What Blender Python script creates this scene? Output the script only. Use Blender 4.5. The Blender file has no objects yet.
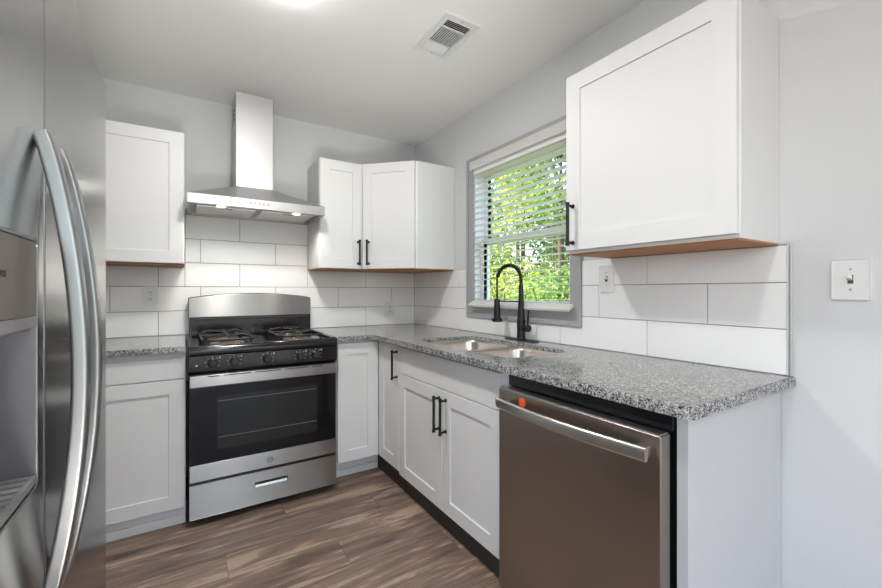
import bpy, bmesh, math, random
from mathutils import Vector, Matrix
C = bpy.context.scene
COL = C.collection
PI = math.pi
R = math.radians
random.seed(7)

# ------------------------------------------------------------------ camera
cam_d = bpy.data.cameras.new('camera')
cam = bpy.data.objects.new('camera', cam_d)
COL.objects.link(cam)
cam.location = (-1.6689, -3.0509, 1.1917)
cam.rotation_euler = (R(90), 0, -R(32.39))
cam_d.sensor_width = 36.0
cam_d.lens = 36.0 * 402.87 / 882.0
cam_d.shift_y = -(294 - 291.0) / 882.0
cam_d.clip_start = 0.05
C.camera = cam

# ------------------------------------------------------------------ world, sun, area light, exposure
w = bpy.data.worlds.new('world'); C.world = w
w.use_nodes = True
nt = w.node_tree; nt.nodes.clear()
wo = nt.nodes.new('ShaderNodeOutputWorld'); wb = nt.nodes.new('ShaderNodeBackground')
sky = nt.nodes.new('ShaderNodeTexSky'); sky.sky_type = 'NISHITA'
sky.sun_disc = False; sky.sun_elevation = R(42); sky.sun_rotation = R(-40)
sky.air_density = 1.0; sky.dust_density = 3.0
nt.links.new(sky.outputs[0], wb.inputs[0]); nt.links.new(wb.outputs[0], wo.inputs[0])
wb.inputs[1].default_value = 1.0

sun_d = bpy.data.lights.new('sun', 'SUN'); sun_d.energy = 5.5; sun_d.angle = R(2)
sun_d.color = (1, .95, .85)
sun = bpy.data.objects.new('sun', sun_d); COL.objects.link(sun)
sun.rotation_euler = Vector((0.55, -0.45, -0.70)).to_track_quat('-Z', 'Y').to_euler()

def area(name, loc, aim, sx, sy, power, color=(1, 1, 1)):
    d = bpy.data.lights.new(name, 'AREA'); d.shape = 'RECTANGLE'; d.size = sx; d.size_y = sy
    d.energy = power; d.color = color
    o = bpy.data.objects.new(name, d); COL.objects.link(o)
    o.location = loc
    o.rotation_euler = Vector(aim).to_track_quat('-Z', 'Y').to_euler()
    return o
# added area fill at the invented rear opening, standing in for daylight
area('rear_fill', (-1.6, -5.85, 1.25), (0, 1, 0.0), 3.4, 2.2, 25, (1.0, 0.995, 0.985))
area('side_fill', (-2.63, -3.6, 1.28), (1, .05, 0), 1.25, 1.6, 16, (0.97, 0.985, 1.0))  # added side fill at an invented window, out of view
# added fill spot aimed up at the ceiling, standing in for a bounced flash
fl = bpy.data.lights.new('ceiling_fill_spot', 'SPOT'); fl.energy = 135; fl.spot_size = R(64); fl.spot_blend = .9; fl.shadow_soft_size = .3; fl.color = (1.0, .995, .985)
flo = bpy.data.objects.new('ceiling_fill_spot', fl); COL.objects.link(flo); flo.location = (-1.55, -2.9, .6)
flo.rotation_euler = Vector((.36, 1.72, 1.84)).to_track_quat('-Z', 'Y').to_euler()

C.view_settings.view_transform = 'Standard'
C.view_settings.look = 'None'
C.view_settings.exposure = 0.13
C.view_settings.gamma = 1.0
C.view_settings.use_curve_mapping = False
C.cycles.use_denoising = True
C.cycles.max_bounces = 10
C.cycles.diffuse_bounces = 6
C.cycles.glossy_bounces = 5
C.cycles.transmission_bounces = 6
C.cycles.transparent_max_bounces = 12
C.cycles.sample_clamp_indirect = 6.0
C.cycles.caustics_reflective = False
C.cycles.caustics_refractive = False

# ------------------------------------------------------------------ materials
M = {}
def srgb(r, g, b):
    f = lambda c: (c / 255 / 12.92) if c / 255 <= .04045 else ((c / 255 + .055) / 1.055) ** 2.4
    return (f(r), f(g), f(b), 1)
def mat(name, col, rough=.5, metal=0.0, spec=.5, **kw):
    m = bpy.data.materials.new(name); m.use_nodes = True
    b = m.node_tree.nodes['Principled BSDF']
    b.inputs['Base Color'].default_value = col if len(col) == 4 else (*col, 1)
    b.inputs['Roughness'].default_value = rough
    b.inputs['Metallic'].default_value = metal
    b.inputs['Specular IOR Level'].default_value = spec
    for k, v in kw.items(): b.inputs[k.replace('_', ' ')].default_value = v
    M[name] = m
    return m, m.node_tree, b
def N(nt, t, **kw):
    n = nt.nodes.new(t)
    for k, v in kw.items(): setattr(n, k, v)
    return n
def ramp(nt, stops, interp='LINEAR'):
    n = nt.nodes.new('ShaderNodeValToRGB'); n.color_ramp.interpolation = interp
    e = n.color_ramp.elements
    while len(e) < len(stops): e.new(0.5)
    for i, (p, c) in enumerate(stops): e[i].position = p; e[i].color = c if len(c) == 4 else (*c, 1)
    return n
def objcoord(nt, scale=(1, 1, 1), rot=(0, 0, 0)):
    tc = N(nt, 'ShaderNodeTexCoord'); mp = N(nt, 'ShaderNodeMapping')
    mp.inputs['Scale'].default_value = scale; mp.inputs['Rotation'].default_value = rot
    nt.links.new(tc.outputs['Object'], mp.inputs['Vector'])
    return mp.outputs['Vector']
def add_bump(nt, b, height, strength, dist=.002):
    bp = N(nt, 'ShaderNodeBump'); bp.inputs['Strength'].default_value = strength; bp.inputs['Distance'].default_value = dist
    nt.links.new(height, bp.inputs['Height']); nt.links.new(bp.outputs['Normal'], b.inputs['Normal'])
def noise(nt, vec, scale, detail=3, rough=.5):
    n = N(nt, 'ShaderNodeTexNoise'); n.inputs['Scale'].default_value = scale
    n.inputs['Detail'].default_value = detail; n.inputs['Roughness'].default_value = rough
    nt.links.new(vec, n.inputs['Vector']); return n

def painted(name, col, rough, bump=.08, scale=180, spec=.5):
    m, nt, b = mat(name, col, rough, spec=spec)
    v = objcoord(nt); n = noise(nt, v, scale, 4, .6); add_bump(nt, b, n.outputs[0], bump, .0012)
    return m
painted('wall_paint', (.625, .63, .637), .55, .12, 160, .3)
painted('ceiling_paint', (.77, .77, .745), .8, .2, 120, .2)
painted('cabinet_white', (.725, .725, .722), .5, .02, 60)
painted('panel_shaded_white', (.55, .553, .555), .5, .03, 60)  # cabinet white with shade put into the colour, for the end panel
painted('toe_white', (.74, .74, .735), .45, .02, 60)
painted('trim_grey', (.37, .375, .378), .42, .05, 60)
painted('plastic_white', (.73, .73, .72), .35, .01, 60)
painted('vent_white', (.66, .66, .645), .45, .02, 60)
painted('grout', (.33, .33, .33), .9, .2, 300)
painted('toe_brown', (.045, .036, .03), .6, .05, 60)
painted('exterior_wall', (.6, .58, .55), .8, .2, 30)
# tiles
m, nt, b = mat('tile_gloss', (.87, .87, .865), .09, spec=.55)
v = objcoord(nt); n = noise(nt, v, 4.0, 2); add_bump(nt, b, n.outputs[0], .12, .004)
# blinds
m, nt, b = mat('blind_white', (.92, .92, .905), .4, Transmission_Weight=0.0)
t = N(nt, 'ShaderNodeBsdfTranslucent'); t.inputs[0].default_value = (.9, .88, .83, 1)
mx = N(nt, 'ShaderNodeMixShader'); mx.inputs[0].default_value = .5; out = nt.nodes['Material Output']
nt.links.new(b.outputs[0], mx.inputs[1]); nt.links.new(t.outputs[0], mx.inputs[2]); nt.links.new(mx.outputs[0], out.inputs[0])
# cabinet raw wood underside
m, nt, b = mat('raw_wood', (.42, .2, .08), .55)
v = objcoord(nt, (2, 30, 2)); n = noise(nt, v, 4, 4)
r = ramp(nt, [(.3, srgb(160, 100, 54)), (.7, srgb(192, 132, 80))]); nt.links.new(n.outputs[0], r.inputs[0]); nt.links.new(r.outputs[0], b.inputs['Base Color'])
# granite
m, nt, b = mat('granite', (.3, .3, .3), .13, spec=.55)
v = objcoord(nt)
vo = N(nt, 'ShaderNodeTexVoronoi'); vo.inputs['Scale'].default_value = 285; nt.links.new(v, vo.inputs['Vector'])
sep = N(nt, 'ShaderNodeSeparateColor'); nt.links.new(vo.outputs['Color'], sep.inputs[0])
n2 = noise(nt, v, 75, 3, .6)
mx = N(nt, 'ShaderNodeMath', operation='ADD'); nt.links.new(sep.outputs[0], mx.inputs[0])
ms = N(nt, 'ShaderNodeMath', operation='MULTIPLY_ADD'); nt.links.new(n2.outputs[0], ms.inputs[0]); ms.inputs[1].default_value = 1.5; ms.inputs[2].default_value = -.75
nt.links.new(ms.outputs[0], mx.inputs[1])
r = ramp(nt, [(0, srgb(50, 50, 52)), (.17, srgb(90, 90, 90)), (.35, srgb(130, 130, 128)), (.58, srgb(156, 156, 153)), (.86, srgb(186, 185, 181))], 'CONSTANT')
nt.links.new(mx.outputs[0], r.inputs[0]); nt.links.new(r.outputs[0], b.inputs['Base Color'])
# floor planks (run along X)
m, nt, b = mat('floor_planks', (.3, .25, .2), .38, spec=.4)
v = objcoord(nt)
sx = N(nt, 'ShaderNodeSeparateXYZ'); nt.links.new(v, sx.inputs[0])
def mth(op, a, bb=None, c=None):
    q = N(nt, 'ShaderNodeMath', operation=op)
    for i, s in enumerate((a, bb, c)):
        if s is None: continue
        if isinstance(s, (int, float)): q.inputs[i].default_value = s
        else: nt.links.new(s, q.inputs[i])
    return q.outputs[0]
PW, PL = .178, 1.22
row = mth('FLOOR', mth('DIVIDE', mth('ADD', sx.outputs[1], 10.0 + .074), PW))
fy = mth('FRACT', mth('DIVIDE', mth('ADD', sx.outputs[1], 10.0 + .074), PW))
off = mth('FRACT', mth('MULTIPLY', row, .377))
xx = mth('ADD', mth('DIVIDE', mth('ADD', sx.outputs[0], 20.0), PL), off)
colm = mth('FLOOR', xx); fx = mth('FRACT', xx)
idv = mth('ADD', mth('MULTIPLY', row, 13.7), mth('MULTIPLY', colm, 5.31))
wn = N(nt, 'ShaderNodeTexWhiteNoise', noise_dimensions='1D'); nt.links.new(idv, wn.inputs['W'])
cmb = N(nt, 'ShaderNodeCombineXYZ')
nt.links.new(mth('MULTIPLY', sx.outputs[0], 1.1), cmb.inputs[0])
nt.links.new(mth('MULTIPLY', sx.outputs[1], 9.5), cmb.inputs[1])
nt.links.new(mth('MULTIPLY', wn.outputs['Value'], 31.0), cmb.inputs[2])
g1 = noise(nt, cmb.outputs[0], 1.7, 5, .62); g1.inputs['Distortion'].default_value = .8
cm2 = N(nt, 'ShaderNodeCombineXYZ')
nt.links.new(mth('MULTIPLY', sx.outputs[0], 3.0), cm2.inputs[0]); nt.links.new(mth('MULTIPLY', sx.outputs[1], 90.0), cm2.inputs[1]); nt.links.new(idv, cm2.inputs[2])
g2 = noise(nt, cm2.outputs[0], 2.0, 3, .6)
val = mth('ADD', mth('MULTIPLY', g1.outputs[0], 1.25), mth('MULTIPLY', g2.outputs[0], .35))
val = mth('ADD', val, mth('MULTIPLY', wn.outputs['Value'], .16))
r = ramp(nt, [(.52, srgb(66, 55, 49)), (.70, srgb(98, 82, 73)), (.86, srgb(123, 104, 92)), (1.0, srgb(146, 124, 108)), (1.2, srgb(170, 148, 131))])
nt.links.new(val, r.inputs[0])
ey = mth('LESS_THAN', mth('MINIMUM', fy, mth('SUBTRACT', 1.0, fy)), .008)
ex = mth('LESS_THAN', mth('MINIMUM', fx, mth('SUBTRACT', 1.0, fx)), .0012)
ed = mth('MAXIMUM', ey, ex)
mixc = N(nt, 'ShaderNodeMix', data_type='RGBA'); nt.links.new(mth('MULTIPLY', ed, .55), mixc.inputs[0])
nt.links.new(r.outputs[0], mixc.inputs[6]); mixc.inputs[7].default_value = srgb(58, 48, 42)
nt.links.new(mixc.outputs[2], b.inputs['Base Color'])
add_bump(nt, b, g2.outputs[0], .12, .001)
# metals
def brushed(name, col, rough, scale, aniso=.4, bump=.05, metal=1.0, grain=(1, 0, 0)):
    m, nt, b = mat(name, col, rough, metal)
    b.inputs['Anisotropic'].default_value = aniso
    tg = N(nt, 'ShaderNodeCombineXYZ')
    for i_ in range(3): tg.inputs[i_].default_value = grain[i_]
    nt.links.new(tg.outputs[0], b.inputs['Tangent']); b.inputs['Anisotropic Rotation'].default_value = .25
    v = objcoord(nt, scale); n = noise(nt, v, 6, 4, .7)
    if not bump: return m
    mr = N(nt, 'ShaderNodeMapRange'); mr.inputs[3].default_value = rough * .8; mr.inputs[4].default_value = rough * 1.25
    nt.links.new(n.outputs[0], mr.inputs[0]); nt.links.new(mr.outputs[0], b.inputs['Roughness'])
    if bump: add_bump(nt, b, n.outputs[0], bump, .0006)
    return m
brushed('steel', (.33, .32, .305), .30, (2, 2, 160), .97, .0)
brushed('steel_fridge', (.45, .45, .445), .20, (160, 160, 1.5), .3, .02, grain=(0, 1, 0))
brushed('steel_slate', (.38, .335, .30), .30, (2, 2, 160), .4, .03, grain=(0, 1, 0))
brushed('steel_handle', (.68, .67, .65), .30, (3, 3, 3), .0, 0)
brushed('steel_fridge_handle', (.31, .315, .31), .33, (3, 3, 3), .0, 0)
brushed('steel_sink', (.62, .56, .51), .28, (3, 3, 3), .0, 0)
brushed('steel_chimney', (.58, .58, .575), .55, (2, 2, 120), .5, .02)
brushed('steel_hood', (.48, .48, .47), .46, (120, 2, 2), .3, .02)
brushed('aluminium', (.75, .75, .75), .32, (3, 3, 60), .2, .0)
brushed('filter_mesh', (.72, .71, .69), .45, (60, 60, 60), .0, .3)
mat('black_enamel', (.010, .010, .011), .13, spec=.4)
mat('black_plastic', (.018, .018, .02), .35)
mat('black_matte', (.012, .012, .013), .42, .3)
mat('cast_iron', (.025, .023, .021), .45, .2)
mat('black_glass', (.008, .008, .009), .07, spec=.28)
mat('oven_window', (.024, .025, .024), .10, spec=.25)
mat('rack_grey', (.16, .16, .155), .4, .3)
mat('dark_gap', (.01, .01, .01), .8)
mat('burner_metal', (.20, .165, .14), .4, .7)
mat('dispenser_grey', (.14, .14, .15), .3)
mat('dispenser_panel', (.13, .113, .103), .45, .0, spec=.15)
mat('dispenser_light', (.20, .195, .195), .45, .0, spec=.2)
mat('text_dark', (.012, .012, .014), .5)
mat('text_light', (.55, .55, .55), .5)
mat('sticker_orange', (.93, .12, .03), .5)
mat('slot_dark', (.05, .05, .048), .6)
mat('screw_grey', (.35, .35, .34), .4, .6)
mat('cord_white', (.8, .8, .78), .6)
mat('vinyl_white', (.82, .83, .83), .4)
def emit(name, col, s):
    m = bpy.data.materials.new(name); m.use_nodes = True; nt = m.node_tree
    b = nt.nodes['Principled BSDF']; b.inputs['Base Color'].default_value = (.9, .9, .88, 1)
    b.inputs['Emission Color'].default_value = (*col, 1); b.inputs['Emission Strength'].default_value = s
    M[name] = m
emit('lens_glow', (1.0, .99, .97), 32.0)
emit('hood_bulb', (1.0, .93, .82), 8.0)
# window glass
m = bpy.data.materials.new('window_glass'); m.use_nodes = True; nt = m.node_tree; nt.nodes.clear()
o_ = nt.nodes.new('ShaderNodeOutputMaterial'); gl = nt.nodes.new('ShaderNodeBsdfGlossy'); tr = nt.nodes.new('ShaderNodeBsdfTransparent'); mxs = nt.nodes.new('ShaderNodeMixShader'); fr = nt.nodes.new('ShaderNodeLayerWeight')
gl.inputs['Roughness'].default_value = .02; fr.inputs[0].default_value = .5
pw = N(nt, 'ShaderNodeMath', operation='POWER'); pw.inputs[1].default_value = 5; nt.links.new(fr.outputs['Facing'], pw.inputs[0])
pa = N(nt, 'ShaderNodeMath', operation='MULTIPLY_ADD'); pa.inputs[1].default_value = .6; pa.inputs[2].default_value = .05; nt.links.new(pw.outputs[0], pa.inputs[0])
nt.links.new(pa.outputs[0], mxs.inputs[0]); nt.links.new(tr.outputs[0], mxs.inputs[1]); nt.links.new(gl.outputs[0], mxs.inputs[2]); nt.links.new(mxs.outputs[0], o_.inputs[0])
M['window_glass'] = m
# vegetation
def leafmat(name, c1, c2, c3):
    m, nt, b = mat(name, c1, .5)
    g = N(nt, 'ShaderNodeNewGeometry'); r = ramp(nt, [(0, c1), (.5, c2), (1, c3)])
    nt.links.new(g.outputs['Random Per Island'], r.inputs[0]); nt.links.new(r.outputs[0], b.inputs['Base Color'])
    t = N(nt, 'ShaderNodeBsdfTranslucent'); nt.links.new(r.outputs[0], t.inputs[0])
    mx = N(nt, 'ShaderNodeMixShader'); mx.inputs[0].default_value = .45
    out = nt.nodes['Material Output']
    nt.links.new(b.outputs[0], mx.inputs[1]); nt.links.new(t.outputs[0], mx.inputs[2]); nt.links.new(mx.outputs[0], out.inputs[0])
leafmat('leaf_green', srgb(78, 112, 48), srgb(120, 158, 66), srgb(168, 196, 92))
leafmat('leaf_yellow', srgb(120, 150, 56), srgb(170, 190, 80), srgb(214, 214, 110))
leafmat('leaf_dark', srgb(48, 82, 42), srgb(80, 120, 62), srgb(118, 152, 88))
painted('bark', (.09, .065, .045), .9, .6, 40)
m, nt, b = mat('lawn', (.1, .16, .04), .9)
v = objcoord(nt); n = noise(nt, v, 3, 5); r = ramp(nt, [(.3, srgb(70, 92, 44)), (.7, srgb(128, 146, 78))]); nt.links.new(n.outputs[0], r.inputs[0]); nt.links.new(r.outputs[0], b.inputs['Base Color'])

# ------------------------------------------------------------------ mesh helpers
def BM(): return bmesh.new()
def bevel_edges(bm, edges, r, seg=2):
    if r > 0: bmesh.ops.bevel(bm, geom=list(edges), offset=r, segments=seg, profile=.5, affect='EDGES', clamp_overlap=True)
def box(bm, x0, x1, y0, y1, z0, z1, r=0, seg=2):
    t = BM()
    bmesh.ops.create_cube(t, size=1)
    for v in t.verts:
        v.co = Vector(((x0 + x1) / 2 + v.co.x * (x1 - x0), (y0 + y1) / 2 + v.co.y * (y1 - y0), (z0 + z1) / 2 + v.co.z * (z1 - z0)))
    bevel_edges(t, t.edges, r, seg)
    merge(bm, t)
def merge(bm, t, mtx=None):
    if mtx is not None: bmesh.ops.transform(t, matrix=mtx, verts=t.verts)
    me = bpy.data.meshes.new('tmp'); t.to_mesh(me); t.free(); bm.from_mesh(me); bpy.data.meshes.remove(me)
def frame_of(d):
    d = d.normalized(); up = Vector((0, 0, 1)) if abs(d.z) < .95 else Vector((1, 0, 0))
    a = d.cross(up).normalized(); return a, a.cross(d).normalized()
def cyl(bm, p0, p1, r0, r1=None, seg=20, cap=True):
    r1 = r0 if r1 is None else r1
    p0, p1 = Vector(p0), Vector(p1); a, b = frame_of(p1 - p0)
    l0, l1 = [], []
    for i in range(seg):
        t = 2 * PI * i / seg; d = a * math.cos(t) + b * math.sin(t)
        l0.append(bm.verts.new(p0 + d * r0)); l1.append(bm.verts.new(p1 + d * r1))
    for i in range(seg):
        j = (i + 1) % seg; bm.faces.new((l0[i], l0[j], l1[j], l1[i]))
    if cap: bm.faces.new(l0[::-1]); bm.faces.new(l1)
def lathe(bm, base, axis, prof, seg=28):
    # prof: list of (radius, distance along axis)
    base, axis = Vector(base), Vector(axis).normalized(); a, b = frame_of(axis)
    rings = []
    for (r, h) in prof:
        rings.append([bm.verts.new(base + axis * h + (a * math.cos(2 * PI * i / seg) + b * math.sin(2 * PI * i / seg)) * max(r, 1e-5)) for i in range(seg)])
    for k in range(len(rings) - 1):
        for i in range(seg):
            j = (i + 1) % seg; bm.faces.new((rings[k][i], rings[k][j], rings[k + 1][j], rings[k + 1][i]))
    if prof[0][0] > 1e-4: bm.faces.new(rings[0][::-1])
    if prof[-1][0] > 1e-4: bm.faces.new(rings[-1])
def tube(bm, pts, prof, side=None, closed=False):
    # sweep: prof = radius, or a function i -> list of (u, v) offsets; side = fixed vector for u
    pts = [Vector(p) for p in pts]; n = len(pts); rings = []; prev = None
    for i, p in enumerate(pts):
        if closed: d = pts[(i + 1) % n] - pts[i - 1]
        else: d = pts[min(i + 1, n - 1)] - pts[max(i - 1, 0)]
        d.normalize()
        if side is not None:
            a = Vector(side); a = (a - d * a.dot(d)).normalized()
        elif prev is None: a, _ = frame_of(d)
        else: a = (prev - d * prev.dot(d)).normalized()
        prev = a; b = d.cross(a)
        if callable(prof): o = prof(i)
        else: o = [(prof * math.cos(2 * PI * k / 10), prof * math.sin(2 * PI * k / 10)) for k in range(10)]
        rings.append([bm.verts.new(p + a * u + b * v) for u, v in o])
    m = len(rings[0])
    for i in range(n if closed else n - 1):
        r0, r1 = rings[i], rings[(i + 1) % n]
        for k in range(m):
            j = (k + 1) % m; bm.faces.new((r0[k], r0[j], r1[j], r1[k]))
    if not closed: bm.faces.new(rings[0][::-1]); bm.faces.new(rings[-1])
def prism(bm, poly, d0, d1, axis='z', r=0, seg=2):
    # poly of 2-D points extruded along axis (z: xy plane, y: xz plane, x: yz plane)
    t = BM()
    def P(u, v, d): return {'z': (u, v, d), 'y': (u, d, v), 'x': (d, u, v)}[axis]
    a = [t.verts.new(P(u, v, d0)) for u, v in poly]; b = [t.verts.new(P(u, v, d1)) for u, v in poly]
    t.faces.new(a); t.faces.new(b)
    for i in range(len(poly)):
        j = (i + 1) % len(poly); t.faces.new((a[i], a[j], b[j], b[i]))
    bmesh.ops.recalc_face_normals(t, faces=t.faces)
    bevel_edges(t, t.edges, r, seg); merge(bm, t)
def rrect(x0, x1, y0, y1, r, k=5):
    out = []
    for cx, cy, a0 in ((x1 - r, y1 - r, 0), (x0 + r, y1 - r, 90), (x0 + r, y0 + r, 180), (x1 - r, y0 + r, 270)):
        for i in range(k + 1):
            t = R(a0 + 90 * i / k); out.append((cx + r * math.cos(t), cy + r * math.sin(t)))
    return out
def offset(poly, d):
    # inward offset of a CCW polygon by miter
    out = []; n = len(poly)
    for i in range(n):
        p0, p1, p2 = Vector(poly[i - 1]), Vector(poly[i]), Vector(poly[(i + 1) % n])
        e0, e1 = (p1 - p0).normalized(), (p2 - p1).normalized()
        n0, n1 = Vector((-e0.y, e0.x)), Vector((-e1.y, e1.x))
        m = (n0 + n1); m = m / max(m.dot(n0), .2) if m.length > 1e-6 else n0
        out.append(tuple(p1 + m * d))
    return out
def slab(bm, outer, holes, z0, z1, r=.005, P=None):
    """Flat slab from a CCW outline with CCW holes; both top edges rounded by r."""
    t = BM(); P = P or (lambda u, v, d: (u, v, d))
    prof = [(0, z0)] + [(r * (1 - math.cos(a)), z1 - r + r * math.sin(a)) for a in (0, PI / 4, PI / 2)] if r > 0 else [(0, z0), (0, z1)]
    tops, bots = [], []
    for poly, sg in [(outer, 1)] + [(h, -1) for h in holes]:
        prev = None
        for (d, z) in prof:
            pts = offset(poly, d * sg) if d else poly
            ring = [t.verts.new(P(u, v, z)) for u, v in pts]
            if prev:
                for i in range(len(ring)):
                    j = (i + 1) % len(ring); t.faces.new((prev[i], prev[j], ring[j], ring[i]))
            else: bots.append(ring)
            prev = ring
        tops.append(prev)
    for loops in (tops, bots):
        es = []
        for ring in loops:
            for i in range(len(ring)):
                e = t.edges.get((ring[i], ring[(i + 1) % len(ring)])); es.append(e)
        bmesh.ops.triangle_fill(t, use_beauty=True, use_dissolve=False, edges=es)
    bmesh.ops.recalc_face_normals(t, faces=t.faces)
    merge(bm, t)
def shaker(bm, x0, x1, z0, z1, t=.019, fw=.068, rec=.007, y=0.0):
    """Shaker door: front faces -Y at y-t, back at y."""
    b = BM(); yf = y - t
    loops = []
    for (d, yy) in [(0, y), (0, yf + .0015), (.0015, yf), (fw, yf), (fw + .0012, yf + rec), ]:
        loops.append([b.verts.new(p) for p in ((x0 + d, yy, z0 + d), (x1 - d, yy, z0 + d), (x1 - d, yy, z1 - d), (x0 + d, yy, z1 - d))])
    b.faces.new(loops[0][::-1]); b.faces.new(loops[-1])
    for k in range(len(loops) - 1):
        for i in range(4):
            j = (i + 1) % 4; b.faces.new((loops[k][i], loops[k][j], loops[k + 1][j], loops[k + 1][i]))
    bmesh.ops.recalc_face_normals(b, faces=b.faces); merge(bm, b)
def build(name, bm, m, parent=None, smooth=30, local=False):
    """Link bm as ONE mesh object. Coordinates are world coordinates unless local (already in the parent's frame)."""
    bmesh.ops.remove_doubles(bm, verts=bm.verts, dist=1e-6)
    bmesh.ops.recalc_face_normals(bm, faces=bm.faces)
    me = bpy.data.meshes.new(name); bm.to_mesh(me); bm.free()
    me.materials.append(M[m])
    if parent is not None and not local:
        mw = Matrix.Identity(4); q = parent
        while q is not None:
            mw = Matrix.LocRotScale(q.location, q.rotation_euler, None) @ mw; q = q.parent
        me.transform(mw.inverted())
    if smooth:
        me.polygons.foreach_set('use_smooth', [True] * len(me.polygons)); me.set_sharp_from_angle(angle=R(smooth))
    o = bpy.data.objects.new(name, me); COL.objects.link(o)
    if parent is not None: o.parent = parent
    if smooth and len(me.polygons) < 3000:
        wn = o.modifiers.new('weighted_normals', 'WEIGHTED_NORMAL'); wn.keep_sharp = True
    return o
def thing(name, label, cat, loc=(0, 0, 0), rz=0, group=None):
    o = bpy.data.objects.new(name, None); COL.objects.link(o); o.empty_display_size = .05
    o.location = loc; o.rotation_euler = (0, 0, rz); o['label'] = label; o['category'] = cat
    if group: o['group'] = group
    return o
def tag(o, label, cat, group=None, kind=None):
    o['label'] = label; o['category'] = cat
    if group: o['group'] = group
    if kind: o['kind'] = kind
    return o
def struct(name, bm, m, label=None, parent=None, smooth=30):
    o = build(name, bm, m, parent, smooth)
    if parent is None:
        o['kind'] = 'structure'
        if label: o['label'] = label; o['category'] = name.split('_')[0]
    return o
def text_mesh(bm, body, size, mtx, depth=.0006, shear=0.0):
    cu = bpy.data.curves.new('txt', 'FONT'); cu.body = body; cu.size = size; cu.extrude = depth; cu.shear = shear
    cu.align_x = 'CENTER'; cu.align_y = 'CENTER'; cu.resolution_u = 3
    o = bpy.data.objects.new('txt', cu); COL.objects.link(o)
    dg = bpy.context.evaluated_depsgraph_get(); dg.update()
    me = bpy.data.meshes.new_from_object(o.evaluated_get(dg))
    bpy.data.objects.remove(o); bpy.data.curves.remove(cu)
    t = BM(); t.from_mesh(me); bpy.data.meshes.remove(me); merge(bm, t, mtx)
def copy_tree(o, parent=None):
    c = o.copy(); COL.objects.link(c); c.parent = parent
    for ch in list(o.children): copy_tree(ch, c)
    return c

# ------------------------------------------------------------------ the room
H = 2.44; XL = -2.66; YR = -5.9
bm = BM(); box(bm, XL - .12, .12, YR - .12, .12, -.12, 0); struct('floor', bm, 'floor_planks', 'grey brown wood plank floor running across the kitchen')
bm = BM(); box(bm, XL - .12, .14, YR - .4, .12, H, H + .14); struct('ceiling', bm, 'ceiling_paint', 'flat pale painted ceiling')
bm = BM(); box(bm, XL - .12, .12, 0, .12, 0, H); struct('wall_back', bm, 'wall_paint', 'pale grey wall behind the gas range and hood')
bm = BM(); slab(bm, [(YR, 0), (0, 0), (0, H), (YR, H)], [[(-4.25, .45), (-2.95, .45), (-2.95, 2.1), (-4.25, 2.1)]], XL - .12, XL, 0, lambda u, v, d: (d, u, v))
struct('wall_left', bm, 'wall_paint', 'pale grey wall behind the refrigerator', smooth=0)
bm = BM()
for a, b_ in ((-4.25, -4.2), (-3.625, -3.575), (-3.0, -2.95)): box(bm, XL - .08, XL - .03, a, b_, .45, 2.1, .004)
for a, b_ in ((.45, .5), (2.05, 2.1)): box(bm, XL - .08, XL - .03, -4.2, -3.0, a, b_, .004)
o = struct('window_3', bm, 'vinyl_white', 'white framed window added out of view beyond the refrigerator')  # invented window, never in view, made for the side fill light
bm = BM(); box(bm, XL - .058, XL - .052, -4.2, -3.0, .5, 2.05); build('pane', bm, 'window_glass', o)
# right wall with the window opening
WY0, WY1, WZ0, WZ1 = -1.668, -.845, 1.085, 2.025
P_yz = lambda u, v, d: (d, u, v)
bm = BM(); slab(bm, [(YR, 0), (0, 0), (0, H), (YR, H)], [[(WY0, WZ0), (WY1, WZ0), (WY1, WZ1), (WY0, WZ1)]], .12, 0, 0, P_yz)
struct('wall_right', bm, 'wall_paint', 'pale grey wall with the window above the sink', smooth=0)
bm = BM(); slab(bm, [(XL - .12, 0), (.12, 0), (.12, H), (XL - .12, H)], [[(-2.55, .02), (-.25, .02), (-.25, 2.15), (-2.55, 2.15)]], YR - .12, YR, 0, lambda u, v, d: (u, d, v))
struct('wall_rear', bm, 'wall_paint', smooth=0)
# invented glazing in the rear wall, unseen, made to go with the rear fill
bm = BM()
for a, b_ in ((-2.55, -2.48), (-1.44, -1.36), (-.32, -.25)): box(bm, a, b_, YR - .09, YR - .03, .02, 2.15, .004)
for a, b_ in ((.02, .1), (2.08, 2.15)): box(bm, -2.48, -.32, YR - .09, YR - .03, a, b_, .004)
o = struct('window_added_rear', bm, 'vinyl_white', 'white framed glazed opening added out of view in the rear wall')
bm = BM(); box(bm, -2.48, -.32, YR - .064, YR - .058, .1, 2.08); build('pane', bm, 'window_glass', o)

# window 1: grey picture-frame casing, jamb, two sashes
CO = .062
def ring_slab(bm, y0, y1, z0, z1, wdt, xa, xb, r=.003):
    slab(bm, [(y0, z0), (y1, z0), (y1, z1), (y0, z1)], [[(y0 + wdt, z0 + wdt), (y1 - wdt, z0 + wdt), (y1 - wdt, z1 - wdt), (y0 + wdt, z1 - wdt)]], xa, xb, 0, P_yz)
bm = BM(); ring_slab(bm, -1.738, -.779, 1.014, 2.095, .07, 0.0, -.014); ring_slab(bm, -1.738, -.779, 1.014, 2.095, .022, -.014, -.021)
win = struct('window_1', bm, 'trim_grey', 'grey cased window above the sink', smooth=0)
bm = BM()
for (a, b_, c, d) in ((WY0, WY0 + .014, WZ0, WZ1), (WY1 - .014, WY1, WZ0, WZ1), (WY0, WY1, WZ0, WZ0 + .014), (WY0, WY1, WZ1 - .014, WZ1)): box(bm, .0, .125, a, b_, c, d)
build('window_jamb', bm, 'vinyl_white', win)
zm = 1.525
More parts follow.
